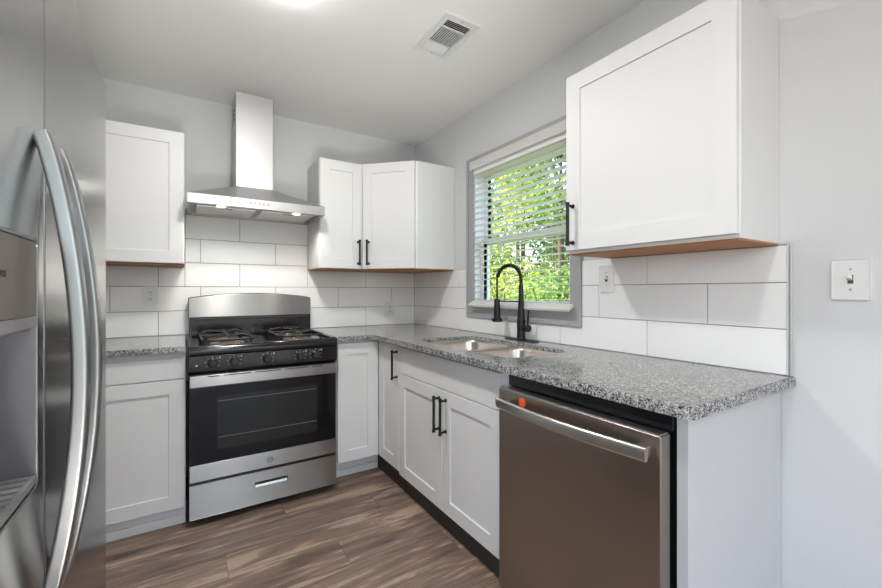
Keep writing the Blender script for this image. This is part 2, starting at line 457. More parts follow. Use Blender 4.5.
def sash(y0, y1, z0, z1, x0, x1, fw):
    bm = BM()
    box(bm, x0, x1, y0, y0 + fw, z0, z1, .003); box(bm, x0, x1, y1 - fw, y1, z0, z1, .003)
    box(bm, x0, x1, y0 + fw, y1 - fw, z0, z0 + fw, .003); box(bm, x0, x1, y0 + fw, y1 - fw, z1 - fw, z1, .003)
    s = build('window_sash', bm, 'vinyl_white', win)
    g = BM(); box(g, (x0 + x1) / 2 - .003, (x0 + x1) / 2 + .003, y0 + fw - .004, y1 - fw + .004, z0 + fw - .004, z1 - fw + .004); build('pane', g, 'window_glass', s)
sash(WY0 + .014, WY1 - .014, WZ0 + .014, zm + .02, .045, .075, .034)
sash(WY0 + .014, WY1 - .014, zm - .02, WZ1 - .014, .08, .11, .034)

# outside
bm = BM(); box(bm, .12, 26, -14, 22, -.5, -.35); struct('ground', bm, 'lawn', 'lawn outside the window')

# ------------------------------------------------------------------ backsplash tiles
def tiles(bm, rows, clip_u0, clip_u1, place, gap=.0032):
    for (z0, z1, joints, u0, u1) in rows:
        us = [u0] + [j for j in joints if u0 + .02 < j < u1 - .02] + [u1]
        for a, b_ in zip(us[:-1], us[1:]):
            aa = a + (gap / 2 if a > u0 + 1e-6 else 0); bb = b_ - (gap / 2 if b_ < u1 - 1e-6 else 0)
            place(bm, aa, bb, z0 + gap / 2, z1 - gap / 2)
ZR = [.914, 1.066, 1.2195, 1.373, 1.5265, 1.680]
odd = [-2.27, -1.811, -1.357, -.904, -.45]      # rows 1, 3, 5
even = [-2.044, -1.586, -1.128, -.676, -.226]   # rows 2, 4
def pb(bm, a, b_, z0, z1): box(bm, a, b_, -.009, -.002, z0, z1, .0012, 1)
rows = []
for k in range(5):
    j = odd if k % 2 == 0 else even
    if k < 2: rows.append((ZR[k], ZR[k + 1], j, XL + .002, -.0105))
    elif k == 2:
        rows.append((ZR[2], 1.3425, j, XL + .002, -1.673)); rows.append((ZR[2], ZR[3], j, -1.670, -.908)); rows.append((ZR[2], 1.3425, j, -.906, -.0105))
    else: rows.append((ZR[k], ZR[k + 1], j, -1.670, -.908))
rows.append((ZR[0] - .3, ZR[0], odd, -1.664, -.906))
bs = thing('backsplash', 'white glossy tile backsplash on the wall behind the gas range', 'backsplash', (-1.3, 0, .914))
bm = BM(); box(bm, XL + .002, -.004, -.003, -.0006, .60, 1.342); box(bm, -1.672, -.906, -.003, -.0006, 1.342, 1.682); build('grout', bm, 'grout', bs)
bm = BM(); tiles(bm, rows, 0, 0, pb); build('tiles', bm, 'tile_gloss', bs)
# right wall
def pr(bm, a, b_, z0, z1): box(bm, -.009, -.002, a, b_, z0, z1, .0012, 1)
ro = [-2.071, -1.60, -1.13, -.669, -.213]; re_ = [-2.307, -1.835, -1.36, -.90, -.443]
ym = -2.5445
rows = [(ZR[0], 1.0125, ro, ym, -.0105), (1.0125, ZR[1], ro, ym, -1.740), (1.0125, ZR[1], ro, -.777, -.0105),
        (ZR[1], ZR[2], re_, ym, -1.740), (ZR[1], ZR[2], re_, -.777, -.0105),
        (ZR[2], 1.3425, ro, ym, -1.740), (ZR[2], 1.3425, ro, -.777, -.0105)]
# merge the split first row visually: same joints, split hidden behind the casing edge
rows = [(ZR[0], ZR[1], ro, ym, -1.740), (ZR[0], ZR[1], ro, -.777, -.0105), (ZR[0], 1.0125, ro, -1.7400001, -.7769999)] + rows[3:]
bs2 = thing('backsplash', 'white glossy tile backsplash under the window and beside the light switch', 'backsplash', (0, -1.3, .914))
bm = BM(); box(bm, -.003, -.0006, ym, -1.739, .915, 1.342); box(bm, -.003, -.0006, -.778, -.004, .915, 1.342); box(bm, -.003, -.0006, -1.739, -.778, .915, 1.0135); build('grout', bm, 'grout', bs2)
bm = BM(); tiles(bm, rows, 0, 0, pr); build('tiles', bm, 'tile_gloss', bs2)
bm = BM(); box(bm, -.0105, -.0006, -2.5475, -2.5445, .9145, 1.352, .001); box(bm, -.0085, -.0006, -2.5555, -2.5475, .9145, 1.352, .001); box(bm, -.0105, -.0006, -2.5475, -2.532, 1.3435, 1.352, .001)
o = build('edge_trim', bm, 'aluminium', bs2); o['label'] = 'silver metal edge strip'

# ------------------------------------------------------------------ pulls
def pull_bm(x, z, L, y):
    """Black bar pull on a front at y (local frame, front faces -Y)."""
    bm = BM(); r = .0066; yb = y - .033
    cyl(bm, (x, yb, z), (x, yb, z + L), r, seg=16)
    for zz in (z, z + L - .013): cyl(bm, (x, yb, zz), (x, yb, zz + .013), r + .0019, seg=16)
    for zz in (z + .013, z + L - .013):
        cyl(bm, (x, y + .001, zz), (x, yb, zz), .0056, seg=12); cyl(bm, (x, y + .001, zz), (x, y - .005, zz), .0098, .008, seg=14)
    return bm
def pull(parent, x, z, L, y=-.019):
    o = build('handle', pull_bm(x, z, L, y), 'black_matte', parent, local=True); o['label'] = 'black bar pull'
    return o
def door(parent, x0, x1, z0, z1, hx=None, hz=None, L=.17, y=0.0, m='cabinet_white'):
    bm = BM(); shaker(bm, x0, x1, z0, z1, y=y)
    d = build('door', bm, m, parent, local=True)
    if hx is not None: pull(d, hx, hz, L, y - .019)
    return d

UZ0, UZ1 = 1.343, 2.094; UH = UZ1 - UZ0
def upper(label, loc, rz, wd, dp, doors, grp='white wall cabinets'):
    c = thing('upper_cabinet', label, 'cabinet', loc, rz, grp)
    bm = BM(); box(bm, 0, wd, 0, dp, .006, UH, .001); build('body', bm, 'cabinet_white', c, local=True)
    bm = BM(); box(bm, .002, wd - .002, .002, dp - .002, 0, .0058); build('underside', bm, 'raw_wood', c, local=True)['label'] = 'bare orange brown wood underside'
    for d in doors: door(c, *d)
    return c
# left upper
upper('white wall cabinet with plain doors between refrigerator and range hood', (-2.652, -.306, UZ0), 0, .978, .304, [(.004, .486, .006, UH - .002), (.490, .974, .006, UH - .002)])
# narrow upper right of the hood
upper('narrow white wall cabinet right of the range hood', (-.906, -.306, UZ0), 0, .303, .304, [(.003, .300, .006, UH - .002, .271, .03, .178)])
# diagonal corner upper
cu = thing('corner_cabinet', 'white corner wall cabinet with diagonal door above the counter corner', 'cabinet', (-.3, -.3, UZ0), 0, 'white wall cabinets')
pent = [(-.002, -.002), (-.602, -.002), (-.602, -.309), (-.309, -.609), (-.002, -.609)]
bm = BM(); prism(bm, pent, UZ0 + .006, UZ1, 'z', .001, 1); build('body', bm, 'cabinet_white', cu)
bm = BM(); prism(bm, [(-.004, -.004), (-.6, -.004), (-.6, -.309), (-.309, -.607), (-.004, -.607)], UZ0, UZ0 + .0058, 'z'); build('underside', bm, 'raw_wood', cu)
p0 = Vector((-.602, -.309)); p1 = Vector((-.309, -.609)); dl = (p1 - p0).length
# door built in local frame of the diagonal, then expressed in the thing's frame
ang = math.atan2(p1.y - p0.y, p1.x - p0.x)
mt = Matrix.Translation((p0.x, p0.y, UZ0)) @ Matrix.Rotation(ang, 4, 'Z')
bm = BM(); shaker(bm, .016, dl - .018, .006, UH - .002, y=-.001); bmesh.ops.transform(bm, matrix=mt, verts=bm.verts); d = build('door', bm, 'cabinet_white', cu)
bm = pull_bm(.062, .03, .178, -.020)
bmesh.ops.transform(bm, matrix=mt, verts=bm.verts); build('handle', bm, 'black_matte', d)['label'] = 'black bar pull'
# right upper (front faces -X)
upper('large white wall cabinet right of the window with wood underside', (-.287, -1.890, UZ0), -PI / 2, .632, .285, [(.002, .628, .018, UH - .002, .038, .036, .178)])

# ------------------------------------------------------------------ base cabinets
BT = .883
c = thing('base_cabinet', 'white base cabinet with drawer between refrigerator and gas range', 'cabinet', (-2.652, -.611, 0), 0, 'white base cabinets')
bm = BM(); box(bm, 0, .984, 0, .6, .10, BT, .001); build('body', bm, 'cabinet_white', c, local=True)
for x0, x1 in ((.004, .490), (.494, .981)):
    bm = BM(); shaker(bm, x0, x1, .097, .744); build('door', bm, 'cabinet_white', c, local=True)
    bm = BM(); box(bm, x0, x1, -.019, 0, .750, .852, .0015); build('drawer', bm, 'cabinet_white', c, local=True)
bm = BM(); box(bm, 0, .984, .03, .6, 0, .10); box(bm, 0, .984, .015, .03, 0, .045, .004); build('toe_kick', bm, 'toe_white', c, local=True)
# corner base cabinet (L shaped)
XF = -.593                                       # front plane of the right-hand run
c = thing('corner_cabinet', 'white corner base cabinet with folding doors under the counter corner', 'cabinet', (-.3, -.3, 0), 0, 'white base cabinets')
Lp = [(-.002, -.002), (-.886, -.002), (-.886, -.611), (XF, -.611), (XF, -.921), (-.002, -.921)]
bm = BM(); prism(bm, Lp, .125, BT, 'z', .001, 1); build('body', bm, 'cabinet_white', c)
bm = BM(); shaker(bm, -.882, XF - .022, .132, .868, y=-.611, fw=.070); build('door', bm, 'cabinet_white', c)
mtR = Matrix.Translation((XF, -.633, 0)) @ Matrix.Rotation(-PI / 2, 4, 'Z')
bm = BM(); shaker(bm, .0, .287, .132, .868, fw=.070); bmesh.ops.transform(bm, matrix=mtR, verts=bm.verts); d = build('door', bm, 'cabinet_white', c)
bm = pull_bm(.266, .670, .174, -.019); bmesh.ops.transform(bm, matrix=mtR, verts=bm.verts); build('handle', bm, 'black_matte', d)['label'] = 'black bar pull'
bm = BM(); prism(bm, [(-.002, -.002), (-.886, -.002), (-.886, -.51), (-.002, -.51)], 0, .125, 'z')
box(bm, -.886, -.575, -.525, -.5095, 0, .045, .004); build('toe_kick', bm, 'toe_white', c)
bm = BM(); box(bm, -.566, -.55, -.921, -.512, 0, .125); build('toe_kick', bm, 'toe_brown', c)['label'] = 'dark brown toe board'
# sink base (faces -X)
SY0, SY1 = -.924, -1.862
c = thing('base_cabinet', 'white sink base cabinet with two doors and a false drawer front', 'cabinet', (XF, SY0, 0), -PI / 2, 'white base cabinets')
sw = SY0 - SY1; dwid = sw - .034
bm = BM(); box(bm, 0, .018, 0, .58, .125, BT); box(bm, sw - .018, sw, 0, .58, .125, BT); box(bm, .018, sw - .018, 0, .018, .125, BT); box(bm, .018, sw - .018, .018, .56, .125, .143); box(bm, .018, sw - .018, .56, .58, .125, BT)
build('body', bm, 'cabinet_white', c, local=True)
hw = dwid / 2 + .016
door(c, .003, hw - .002, .118, .709, hw - .022, .502, .176); door(c, hw + .002, dwid, .118, .709, hw + .036, .502, .176)
bm = BM(); box(bm, .003, dwid, -.019, 0, .7135, .864, .0015); build('drawer_front', bm, 'cabinet_white', c, local=True)
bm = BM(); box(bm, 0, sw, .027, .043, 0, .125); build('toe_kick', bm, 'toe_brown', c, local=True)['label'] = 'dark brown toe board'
# end panel
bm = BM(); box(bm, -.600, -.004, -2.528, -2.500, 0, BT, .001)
tag(build('end_panel', bm, 'panel_shaded_white'), 'plain white end panel beside the dishwasher carrying the counter end', 'panel')

# ------------------------------------------------------------------ countertops
ZT, ZB = .914, .884
bm = BM(); slab(bm, [(XL + .003, -.655), (-1.667, -.655), (-1.667, -.0105), (XL + .003, -.0105)], [], ZB, ZT, .006)
tag(build('countertop', bm, 'granite'), 'short speckled grey granite countertop left of the gas range', 'countertop', 'granite countertops')
SX0, SX1, SYa, SYb = -.545, -.165, -1.80, -1.035
sink_hole = rrect(SX0, SX1, SYa, SYb, .07, 6)
bm = BM(); slab(bm, [(-.0105, -.0105), (-.899, -.0105), (-.899, -.655), (-.660, -.655), (-.660, -2.545), (-.645, -2.566), (-.0035, -2.566), (-.0035, -2.5565), (-.0125, -2.5565), (-.0125, -.0105)][:-1] + [], [sink_hole], ZB, ZT, .006)
tag(build('countertop', bm, 'granite'), 'long L shaped granite countertop holding the sink', 'countertop', 'granite countertops')

# sink
sk = thing('kitchen_sink', 'stainless double bowl sink set into the granite below the faucet', 'sink', (-.355, -1.43, ZB))
def bowl(y0, y1):
    bm = BM(); zt = ZT - .019
    rings = []
    for (ins, z, r) in ((0, zt, .065), (.004, zt - .02, .062), (.014, zt - .165, .055), (.03, zt - .188, .05), (.06, zt - .195, .04)):
        rings.append([bm.verts.new((u, v, z)) for u, v in rrect(SX0 + .0015 + ins, SX1 - .0015 - ins, y0 + ins, y1 - ins, r, 6)])
    for k in range(len(rings) - 1):
        n = len(rings[k])
        for i in range(n):
            j = (i + 1) % n; bm.faces.new((rings[k][i], rings[k][j], rings[k + 1][j], rings[k + 1][i]))
    bm.faces.new(rings[-1])
    b = build('bowl', bm, 'steel_sink', sk, smooth=40)
    s = b.modifiers.new('s', 'SOLIDIFY'); s.thickness = .0015; s.offset = 1
    bm = BM(); cx, cy = (SX0 + SX1) / 2, (y0 + y1) / 2
    lathe(bm, (cx, cy, zt - .1945), (0, 0, 1), [(.0, .0), (.028, .0), (.034, .003), (.043, .003), (.044, .0005)], 24); build('drain', bm, 'steel_handle', b)
ymid = -1.435
bowl(SYa + .0015, ymid - .012); bowl(ymid + .012, SYb - .0015)
bm = BM(); box(bm, SX0 + .003, SX1 - .003, ymid - .0145, ymid + .0145, ZT - .026, ZT - .018, .003); build('divider', bm, 'steel_sink', sk)

# faucet
fx, fy = -.068, -1.372
f = thing('kitchen_faucet', 'matte black spring neck faucet behind the sink', 'faucet', (fx, fy, ZT))
bm = BM(); slab(bm, [(fx + u, fy + v) for u, v in rrect(-.027, .027, -.125, .125, .026, 6)], [], ZT, ZT + .006, .002); build('deck_plate', bm, 'black_matte', f)
bm = BM(); lathe(bm, (fx, fy, ZT + .005), (0, 0, 1), [(.027, 0), (.027, .004), (.0235, .008), (.0235, .112), (.0205, .116), (.0195, .13), (.0125, .305), (.0115, .31)], 24)
build('body', bm, 'black_matte', f)
# lever on the side toward the camera (-Y)
bm = BM(); cyl(bm, (fx, fy - .018, ZT + .070), (fx, fy - .062, ZT + .070), .019, .019, 20); cyl(bm, (fx - .002, fy - .052, ZT + .082), (fx - .008, fy - .066, ZT + .170), .0055, .0045, 12); build('lever', bm, 'black_matte', f)
# arch
du = Vector((-.165, .995, 0)).normalized()
zt = ZT + .262; top = ZT + .375; Rr = .088
pts = [Vector((fx, fy, ZT + .29)), Vector((fx, fy, ZT + .32))]
cen = Vector((fx, fy, ZT + .338)) + du * Rr
for i in range(25):
    a = PI - PI * i / 24 * 1.0
    pts.append(cen + du * (Rr * math.cos(a)) + Vector((0, 0, 1)) * (Rr * 1.02 * math.sin(a)))
end = pts[-1]
pts += [end + Vector((0, 0, -.03)), end + Vector((0, 0, -.08)), end + Vector((0, 0, -.115))]
bm = BM(); tube(bm, pts, .0062); hose = build('spout', bm, 'black_matte', f)
# spring coil round the arch
def resample(pts, n):
    L = [0]
    for a, b_ in zip(pts[:-1], pts[1:]): L.append(L[-1] + (b_ - a).length)
    out = []
    for i in range(n):
        s = L[-1] * i / (n - 1); k = 0
        while k < len(L) - 2 and L[k + 1] < s: k += 1
        t = (s - L[k]) / max(L[k + 1] - L[k], 1e-9); out.append(pts[k].lerp(pts[k + 1], t))
    return out
arc = resample(pts[1:24], 420)
coil = []
prevA = None
for i, p in enumerate(arc):
    d = (arc[min(i + 1, 419)] - arc[max(i - 1, 0)]).normalized()
    if prevA is None: a, _ = frame_of(d)
    else: a = (prevA - d * prevA.dot(d)).normalized()
    prevA = a; b_ = d.cross(a); t = 2 * PI * i / 420 * 38
    coil.append(p + (a * math.cos(t) + b_ * math.sin(t)) * .0098)
bm = BM(); tube(bm, coil, lambda i: [(.0021 * math.cos(2 * PI * k / 6), .0021 * math.sin(2 * PI * k / 6)) for k in range(6)]); build('spring', bm, 'black_matte', f, smooth=60)
bm = BM(); e2 = pts[22]; e3 = pts[24]; cyl(bm, e2, e3, .0125, .0125, 16); build('collar', bm, 'black_matte', f)
sp = end + Vector((0, 0, -.108))
bm = BM(); lathe(bm, sp, (0, 0, -1), [(.008, -.004), (.0155, 0), (.017, .01), (.0195, .10), (.021, .112), (.030, .118), (.031, .132), (.026, .136), (.0, .136)], 24); build('spray_head', bm, 'black_matte', f)
bm = BM(); pA = Vector((fx, fy, ZT + .218)); pB = Vector((end.x, end.y, ZT + .218)); cyl(bm, pA, pB, .0045, .0045, 10); build('dock_arm', bm, 'black_matte', f)

# ------------------------------------------------------------------ dishwasher
dw = thing('dishwasher', 'dark stainless dishwasher under the counter with an orange sticker', 'dishwasher', (-.62, -2.18, 0))
DY0, DY1 = -2.492, -1.872; DX = -.660
bm = BM(); box(bm, -.60, -.03, DY0 + .012, DY1 - .004, .09, .868, .002); build('body', bm, 'black_plastic', dw)
bm = BM(); box(bm, DX, DX + .045, DY0, DY1, .075, .824, .004, 3); dr = build('door', bm, 'steel_slate', dw)
bm = BM(); box(bm, DX + .004, DX + .042, DY0 + .004, DY1 - .004, .8242, .8275, .001); build('top_trim', bm, 'aluminium', dr)
bm = BM(); box(bm, -.612, -.59, DY0 - .004, DY1 - .002, .83, .880, .003); build('control_strip', bm, 'black_enamel', dw)
bm = BM(); box(bm, -.575, -.56, DY0 + .004, DY1 - .004, 0, .088); build('toe_kick', bm, 'black_plastic', dw)
for yy in (DY0 + .08, DY1 - .08):
    bm = BM(); cyl(bm, (-.3, yy, 0), (-.3, yy, .095), .016, seg=14); build('foot', bm, 'black_plastic', dw)
hp = []
y_a, y_b = -1.900, -2.472
for i in range(25):
    t = i / 24; yy = y_a + (y_b - y_a) * t; hp.append((DX - .030 - .022 * math.sin(PI * t), yy, .779))
el = lambda a, b_: [(a * math.copysign(abs(math.cos(t)) ** .6, math.cos(t)), b_ * math.copysign(abs(math.sin(t)) ** .6, math.sin(t))) for t in [2 * PI * k / 20 for k in range(20)]]
bm = BM(); tube(bm, hp, lambda i: el(.0185, .0095), side=(0, 0, 1))
hd = build('handle', bm, 'steel_handle', dr)
for yy in (y_a - .022, y_b + .022):
    bm = BM(); box(bm, DX - .034, DX + .002, yy - .014, yy + .014, .764, .794, .004); build('handle_mount', bm, 'steel_slate', dr)
bm = BM(); cyl(bm, (DX - .0008, -1.998, .796), (DX + .0005, -1.998, .796), .0165, seg=32); build('sticker', bm, 'sticker_orange', dr)['label'] = 'round orange sticker'

# ------------------------------------------------------------------ gas range
RX0, RX1, RYF = -1.656, -.905, -.680
g = thing('gas_range', 'stainless and black gas range standing under the hood', 'range', (-1.28, -.35, 0))
bm = BM(); box(bm, RX0, RX1, -.625, -.035, .045, .895, .002); build('body', bm, 'black_enamel', g)
for xx in (RX0 + .06, RX1 - .06):
    for yy in (-.58, -.09):
        bm = BM(); cyl(bm, (xx, yy, 0), (xx, yy, .05), .018, .014, 14); build('foot', bm, 'black_plastic', g)
# cooktop: tray with raised rim and rounded front
bm = BM()
prism(bm, [(-.045, .880), (-.655, .880), (-.690, .868), (-.694, .885), (-.688, .905), (-.672, .913), (-.655, .912), (-.640, .902), (-.12, .902), (-.10, .915), (-.045, .915)], RX0, RX1, 'x')
for a, b_ in ((RX0, RX0 + .022), (RX1 - .022, RX1)): box(bm, a, b_, -.66, -.05, .898, .915, .005)
ct = build('cooktop', bm, 'black_enamel', g, smooth=50)
# burners
bx = [RX0 + .185, RX1 - .185]; by = [-.50, -.23]
for x in bx:
    for y in by:
        bm = BM(); lathe(bm, (x, y, .902), (0, 0, 1), [(.088, 0), (.084, .003), (.060, -.001 + .002), (.046, .004), (.040, .010), (.040, .016), (.0, .016)], 28); bb = build('burner', bm, 'burner_metal', g)
        bm = BM(); lathe(bm, (x, y, .918), (0, 0, 1), [(.034, 0), (.036, .003), (.033, .008), (.0, .009)], 24); build('burner_cap', bm, 'cast_iron', bb)
for x in bx:
    bm = BM(); x0, x1, y0, y1 = x - .125, x + .125, -.625, -.105; zt = .938
    rr_ = rrect(x0, x1, y0, y1, .05, 6); tube(bm, [(u, v, zt - .006) for u, v in rr_], .0055, closed=True)
    tube(bm, [(x0, (y0 + y1) / 2, zt - .004), (x1, (y0 + y1) / 2, zt - .004)], .0055)
    for y in by:
        for k in range(4):
            a = PI / 4 + k * PI / 2 if False else k * PI / 2
            dx, dy = math.cos(a), math.sin(a); ro_ = .122 if abs(dx) > .5 else .128
            q = []
            for i in range(9):
                t = i / 8; rd = .026 + (ro_ - .026) * t; q.append((x + dx * rd, y + dy * rd, zt + .012 * math.sin(PI * min(1, t * 1.1)) ** .8 - .006 * t))
            tube(bm, q, .0052)
        ring = [(x + .062 * math.cos(2 * PI * k / 24), y + .062 * math.sin(2 * PI * k / 24), zt + .008) for k in range(24)]
        tube(bm, ring, .0045, closed=True)
    for u, v in ((x0 + .015, y0 + .015), (x1 - .015, y0 + .015), (x0 + .015, y1 - .015), (x1 - .015, y1 - .015)): cyl(bm, (u, v, .902), (u, v, zt - .006), .006, seg=10)
    build('grate', bm, 'cast_iron', g, smooth=60)
# control panel (sloped)
bm = BM(); prism(bm, [(-.62, .775), (-.672, .772), (-.690, .786), (-.688, .862), (-.66, .879), (-.62, .879)], RX0, RX1, 'x', .002, 1)
cp = build('control_panel', bm, 'black_enamel', g)
for x in (-1.552, -1.452, -1.292, -1.118, -1.032):
    bm = BM(); mk = BM(); zc = .824; yk = -.6885
    lathe(bm, (x, yk, zc), (0, -1, 0), [(.0225, 0), (.0225, .004), (.019, .007), (.0165, .024), (.014, .027), (.0, .027)], 24)
    box(bm, x - .004, x + .004, yk - .031, yk - .02, zc - .016, zc + .016, .002)
    build('knob', bm, 'black_plastic', cp)
    for k in range(7):
        a = R(-30 + 40 * k); rr2 = .031
        box(mk, x + rr2 * math.cos(a) - .0016, x + rr2 * math.cos(a) + .0016, yk - .0012, yk, zc + rr2 * math.sin(a) - .0016, zc + rr2 * math.sin(a) + .0016)
    box(mk, x + .030, x + .036, yk - .0012, yk, zc + .022, zc + .030)
    build('dial_marks', mk, 'text_light', cp, smooth=0)
mk = BM(); box(mk, -1.626, -1.618, -.6905, -.688, .812, .820); build('indicator', mk, 'text_light', cp, smooth=0)
# oven door
od_b = BM(); box(od_b, RX0 + .003, RX1 - .003, -.672, -.626, .228, .762, .003)
od = build('oven_door', od_b, 'black_plastic', g)
bm = BM(); box(bm, RX0 + .006, RX1 - .006, -.679, -.671, .312, .700, .002); build('door_glass', bm, 'black_glass', od)
bm = BM(); slab(bm, rrect(RX0 + .125, RX1 - .115, .375, .648, .012, 4), [], -.6792, -.6798, 0, lambda u, v, d: (u, d, v)); build('oven_window', bm, 'oven_window', od)
bm = BM()
for zz in (.435, .622): box(bm, RX0 + .13, RX1 - .12, -.6803, -.6797, zz, zz + .0035)
build('rack', bm, 'rack_grey', od)
bm = BM(); box(bm, RX0 + .003, RX1 - .003, -.684, -.671, .228, .312, .003); lower = build('lower_trim', bm, 'steel', od)
# wide flat handle bar along the top of the door
bm = BM(); box(bm, RX0 + .003, RX1 - .003, -.688, -.668, .704, .764, .004)
ut = build('handle_bar', bm, 'steel', od)
bm = BM()
for a, b_ in ((.085, .135), (.155, .285), (.305, .435), (.455, .585), (.605, .665)): box(bm, RX0 + a, RX0 + b_, -.6884, -.68, .7535, .7585)
build('vent_slots', bm, 'dark_gap', od)
# emblem: ring with script letters
bm = BM(); ex, ez, ey2 = -1.276, .268, -.6845
tube(bm, [(ex + .0150 * math.cos(2 * PI * k / 32), ey2, ez + .0150 * math.sin(2 * PI * k / 32)) for k in range(32)], .0014, closed=True)
text_mesh(bm, 'GE', .0175, Matrix.Translation((ex, ey2 - .0002, ez)) @ Matrix.Rotation(PI / 2, 4, 'X'), .0004, .35)
build('emblem', bm, 'slot_dark', od, smooth=0)['label'] = 'small round monogram badge'
# drawer with recessed grip
P_xz = lambda u, v, d: (u, d, v)
gx0, gx1, gz0, gz1 = -1.352, -1.186, .130, .160
bm = BM(); slab(bm, [(RX0 + .003, .042), (RX1 - .003, .042), (RX1 - .003, .214), (RX0 + .003, .214)], [[(gx0, gz0), (gx1, gz0), (gx1, gz1), (gx0, gz1)]], -.64, -.682, .0012, P_xz)
dwr = build('drawer', bm, 'steel', g, smooth=20)
bm = BM(); box(bm, gx0 - .004, gx1 + .004, -.652, -.645, gz0 - .004, gz1 + .004); build('grip_recess', bm, 'slot_dark', dwr)
bm = BM(); prism(bm, [(-.652, gz0 + .001), (-.681, gz0 + .001), (-.679, gz0 + .014), (-.652, gz0 + .010)], gx0 + .002, gx1 - .002, 'x'); build('grip', bm, 'aluminium', dwr)
# backguard
bm = BM(); box(bm, RX0 + .006, RX1 + .0 - .004, -.10, -.036, .895, 1.03, .004); bg = build('backguard', bm, 'black_enamel', g)
bm = BM(); top = []
for i in range(21):
    t = i / 20; top.append((RX1 - .004 - (RX1 - RX0 - .006) * t, 1.146 + .030 * math.sin(PI * t) ** .85))
prism(bm, [(RX0 + .004, 1.026), (RX1 - .006, 1.026)] + top, -.106, -.05, 'y', .004, 2)
o = build('steel_panel', bm, 'steel', bg, smooth=35)
bm = BM(); prism(bm, [(RX0 + .002, 1.022), (RX1 - .004, 1.022)] + [(u, v + .003) for u, v in top], -.05, -.036, 'y', .002, 1); build('rear_cover', bm, 'black_enamel', bg)
bm = BM(); box(bm, RX0 + .03, RX1 - .03, -.109, -.099, 1.010, 1.021, .002); build('vent_lip', bm, 'black_plastic', bg)

# ------------------------------------------------------------------ range hood
h = thing('range_hood', 'stainless chimney range hood mounted on the wall above the range', 'range hood', (-1.28, -.01, 1.68))
HX0, HX1, HYF, HZ0, HZ1, HZT = -1.660, -.908, -.450, 1.682, 1.734, 1.846
cx0, cx1, cyf = -1.403, -1.187, -.250
bm = BM()
V = {}
def vv(k, p): V[k] = bm.verts.new(p)
vv('a', (HX0, HYF, HZ1)); vv('b', (cx0, HYF, HZ1)); vv('c', (cx1, HYF, HZ1)); vv('d', (HX1, HYF, HZ1))
vv('p', (cx0, cyf, HZT)); vv('q', (cx1, cyf, HZT)); vv('r', (cx1, -.012, HZT)); vv('s', (cx0, -.012, HZT))
vv('e', (HX1, -.012, HZ1)); vv('f', (HX0, -.012, HZ1))
for fc in ('bcqp', 'cdq', 'abp', 'derq', 'fasp', 'pqrs'):
    if fc == 'fasp': bm.faces.new((V['f'], V['a'], V['p'], V['s']))
    else: bm.faces.new([V[k] for k in fc])
bm.faces.new((V['a'], V['f'], V['e'], V['d'], V['c'], V['b'])); bm.faces.new((V['f'], V['s'], V['r'], V['e']))
build('canopy', bm, 'steel_hood', h, smooth=8)
bm = BM(); slab(bm, [(HX0, HYF), (HX1, HYF), (HX1, -.012), (HX0, -.012)], [[(HX0 + .022, HYF + .026), (HX1 - .022, HYF + .026), (HX1 - .022, -.03), (HX0 + .022, -.03)]], HZ1 - .001, HZ0, .002)
build('rim', bm, 'steel_hood', h)
bm = BM(); box(bm, HX0 + .02, HX1 - .02, HYF + .024, -.028, HZ0 + .012, HZ0 + .02); build('underside', bm, 'trim_grey', h)
xm = (HX0 + HX1) / 2
for a, b_ in ((HX0 + .045, xm - .018), (xm + .018, HX1 - .045)):
    bm = BM(); box(bm, a, b_, HYF + .125, -.05, HZ0 + .004, HZ0 + .014, .003)
    o = build('filter', bm, 'filter_mesh', h)
    bm = BM(); cxm = (a + b_) / 2; box(bm, cxm - .03, cxm + .03, HYF + .13, HYF + .142, HZ0 + .001, HZ0 + .006, .001); build('filter_latch', bm, 'slot_dark', o)
for x in (-1.492, -1.068):
    bm = BM(); cyl(bm, (x, HYF + .078, HZ0 + .014), (x, HYF + .078, HZ0 + .004), .034, .031, 28); o = build('lamp_rim', bm, 'steel_handle', h)
    bm = BM(); cyl(bm, (x, HYF + .078, HZ0 + .006), (x, HYF + .078, HZ0 + .001), .025, .022, 28); build('bulb', bm, 'hood_bulb', o)
    ld = bpy.data.lights.new('hood_lamp', 'SPOT'); ld.energy = 7.5; ld.spot_size = R(146); ld.spot_blend = .7; ld.shadow_soft_size = .022; ld.color = (1, .93, .82)
    lo = bpy.data.objects.new('hood_lamp', ld); COL.objects.link(lo); lo.location = (x, HYF + .078, HZ0 - .004)
for k in range(5):
    x = -1.345 + k * .024
    bm = BM(); cyl(bm, (x, HYF + .002, 1.712), (x, HYF - .005, 1.712), .0062, .0055, 14); build('button', bm, 'screw_grey', h)
bm = BM(); box(bm, cx0, cx1, cyf, -.012, HZT - .002, H - .002, .0015); ch = build('chimney', bm, 'steel_chimney', h)
bm = BM()
for k in range(4):
    for j in range(2): box(bm, cx0 - .0008, cx0 + .004, -.20 + j * .085, -.135 + j * .085, 2.28 + k * .03, 2.292 + k * .03, .0)
build('vent_slots', bm, 'dark_gap', ch)

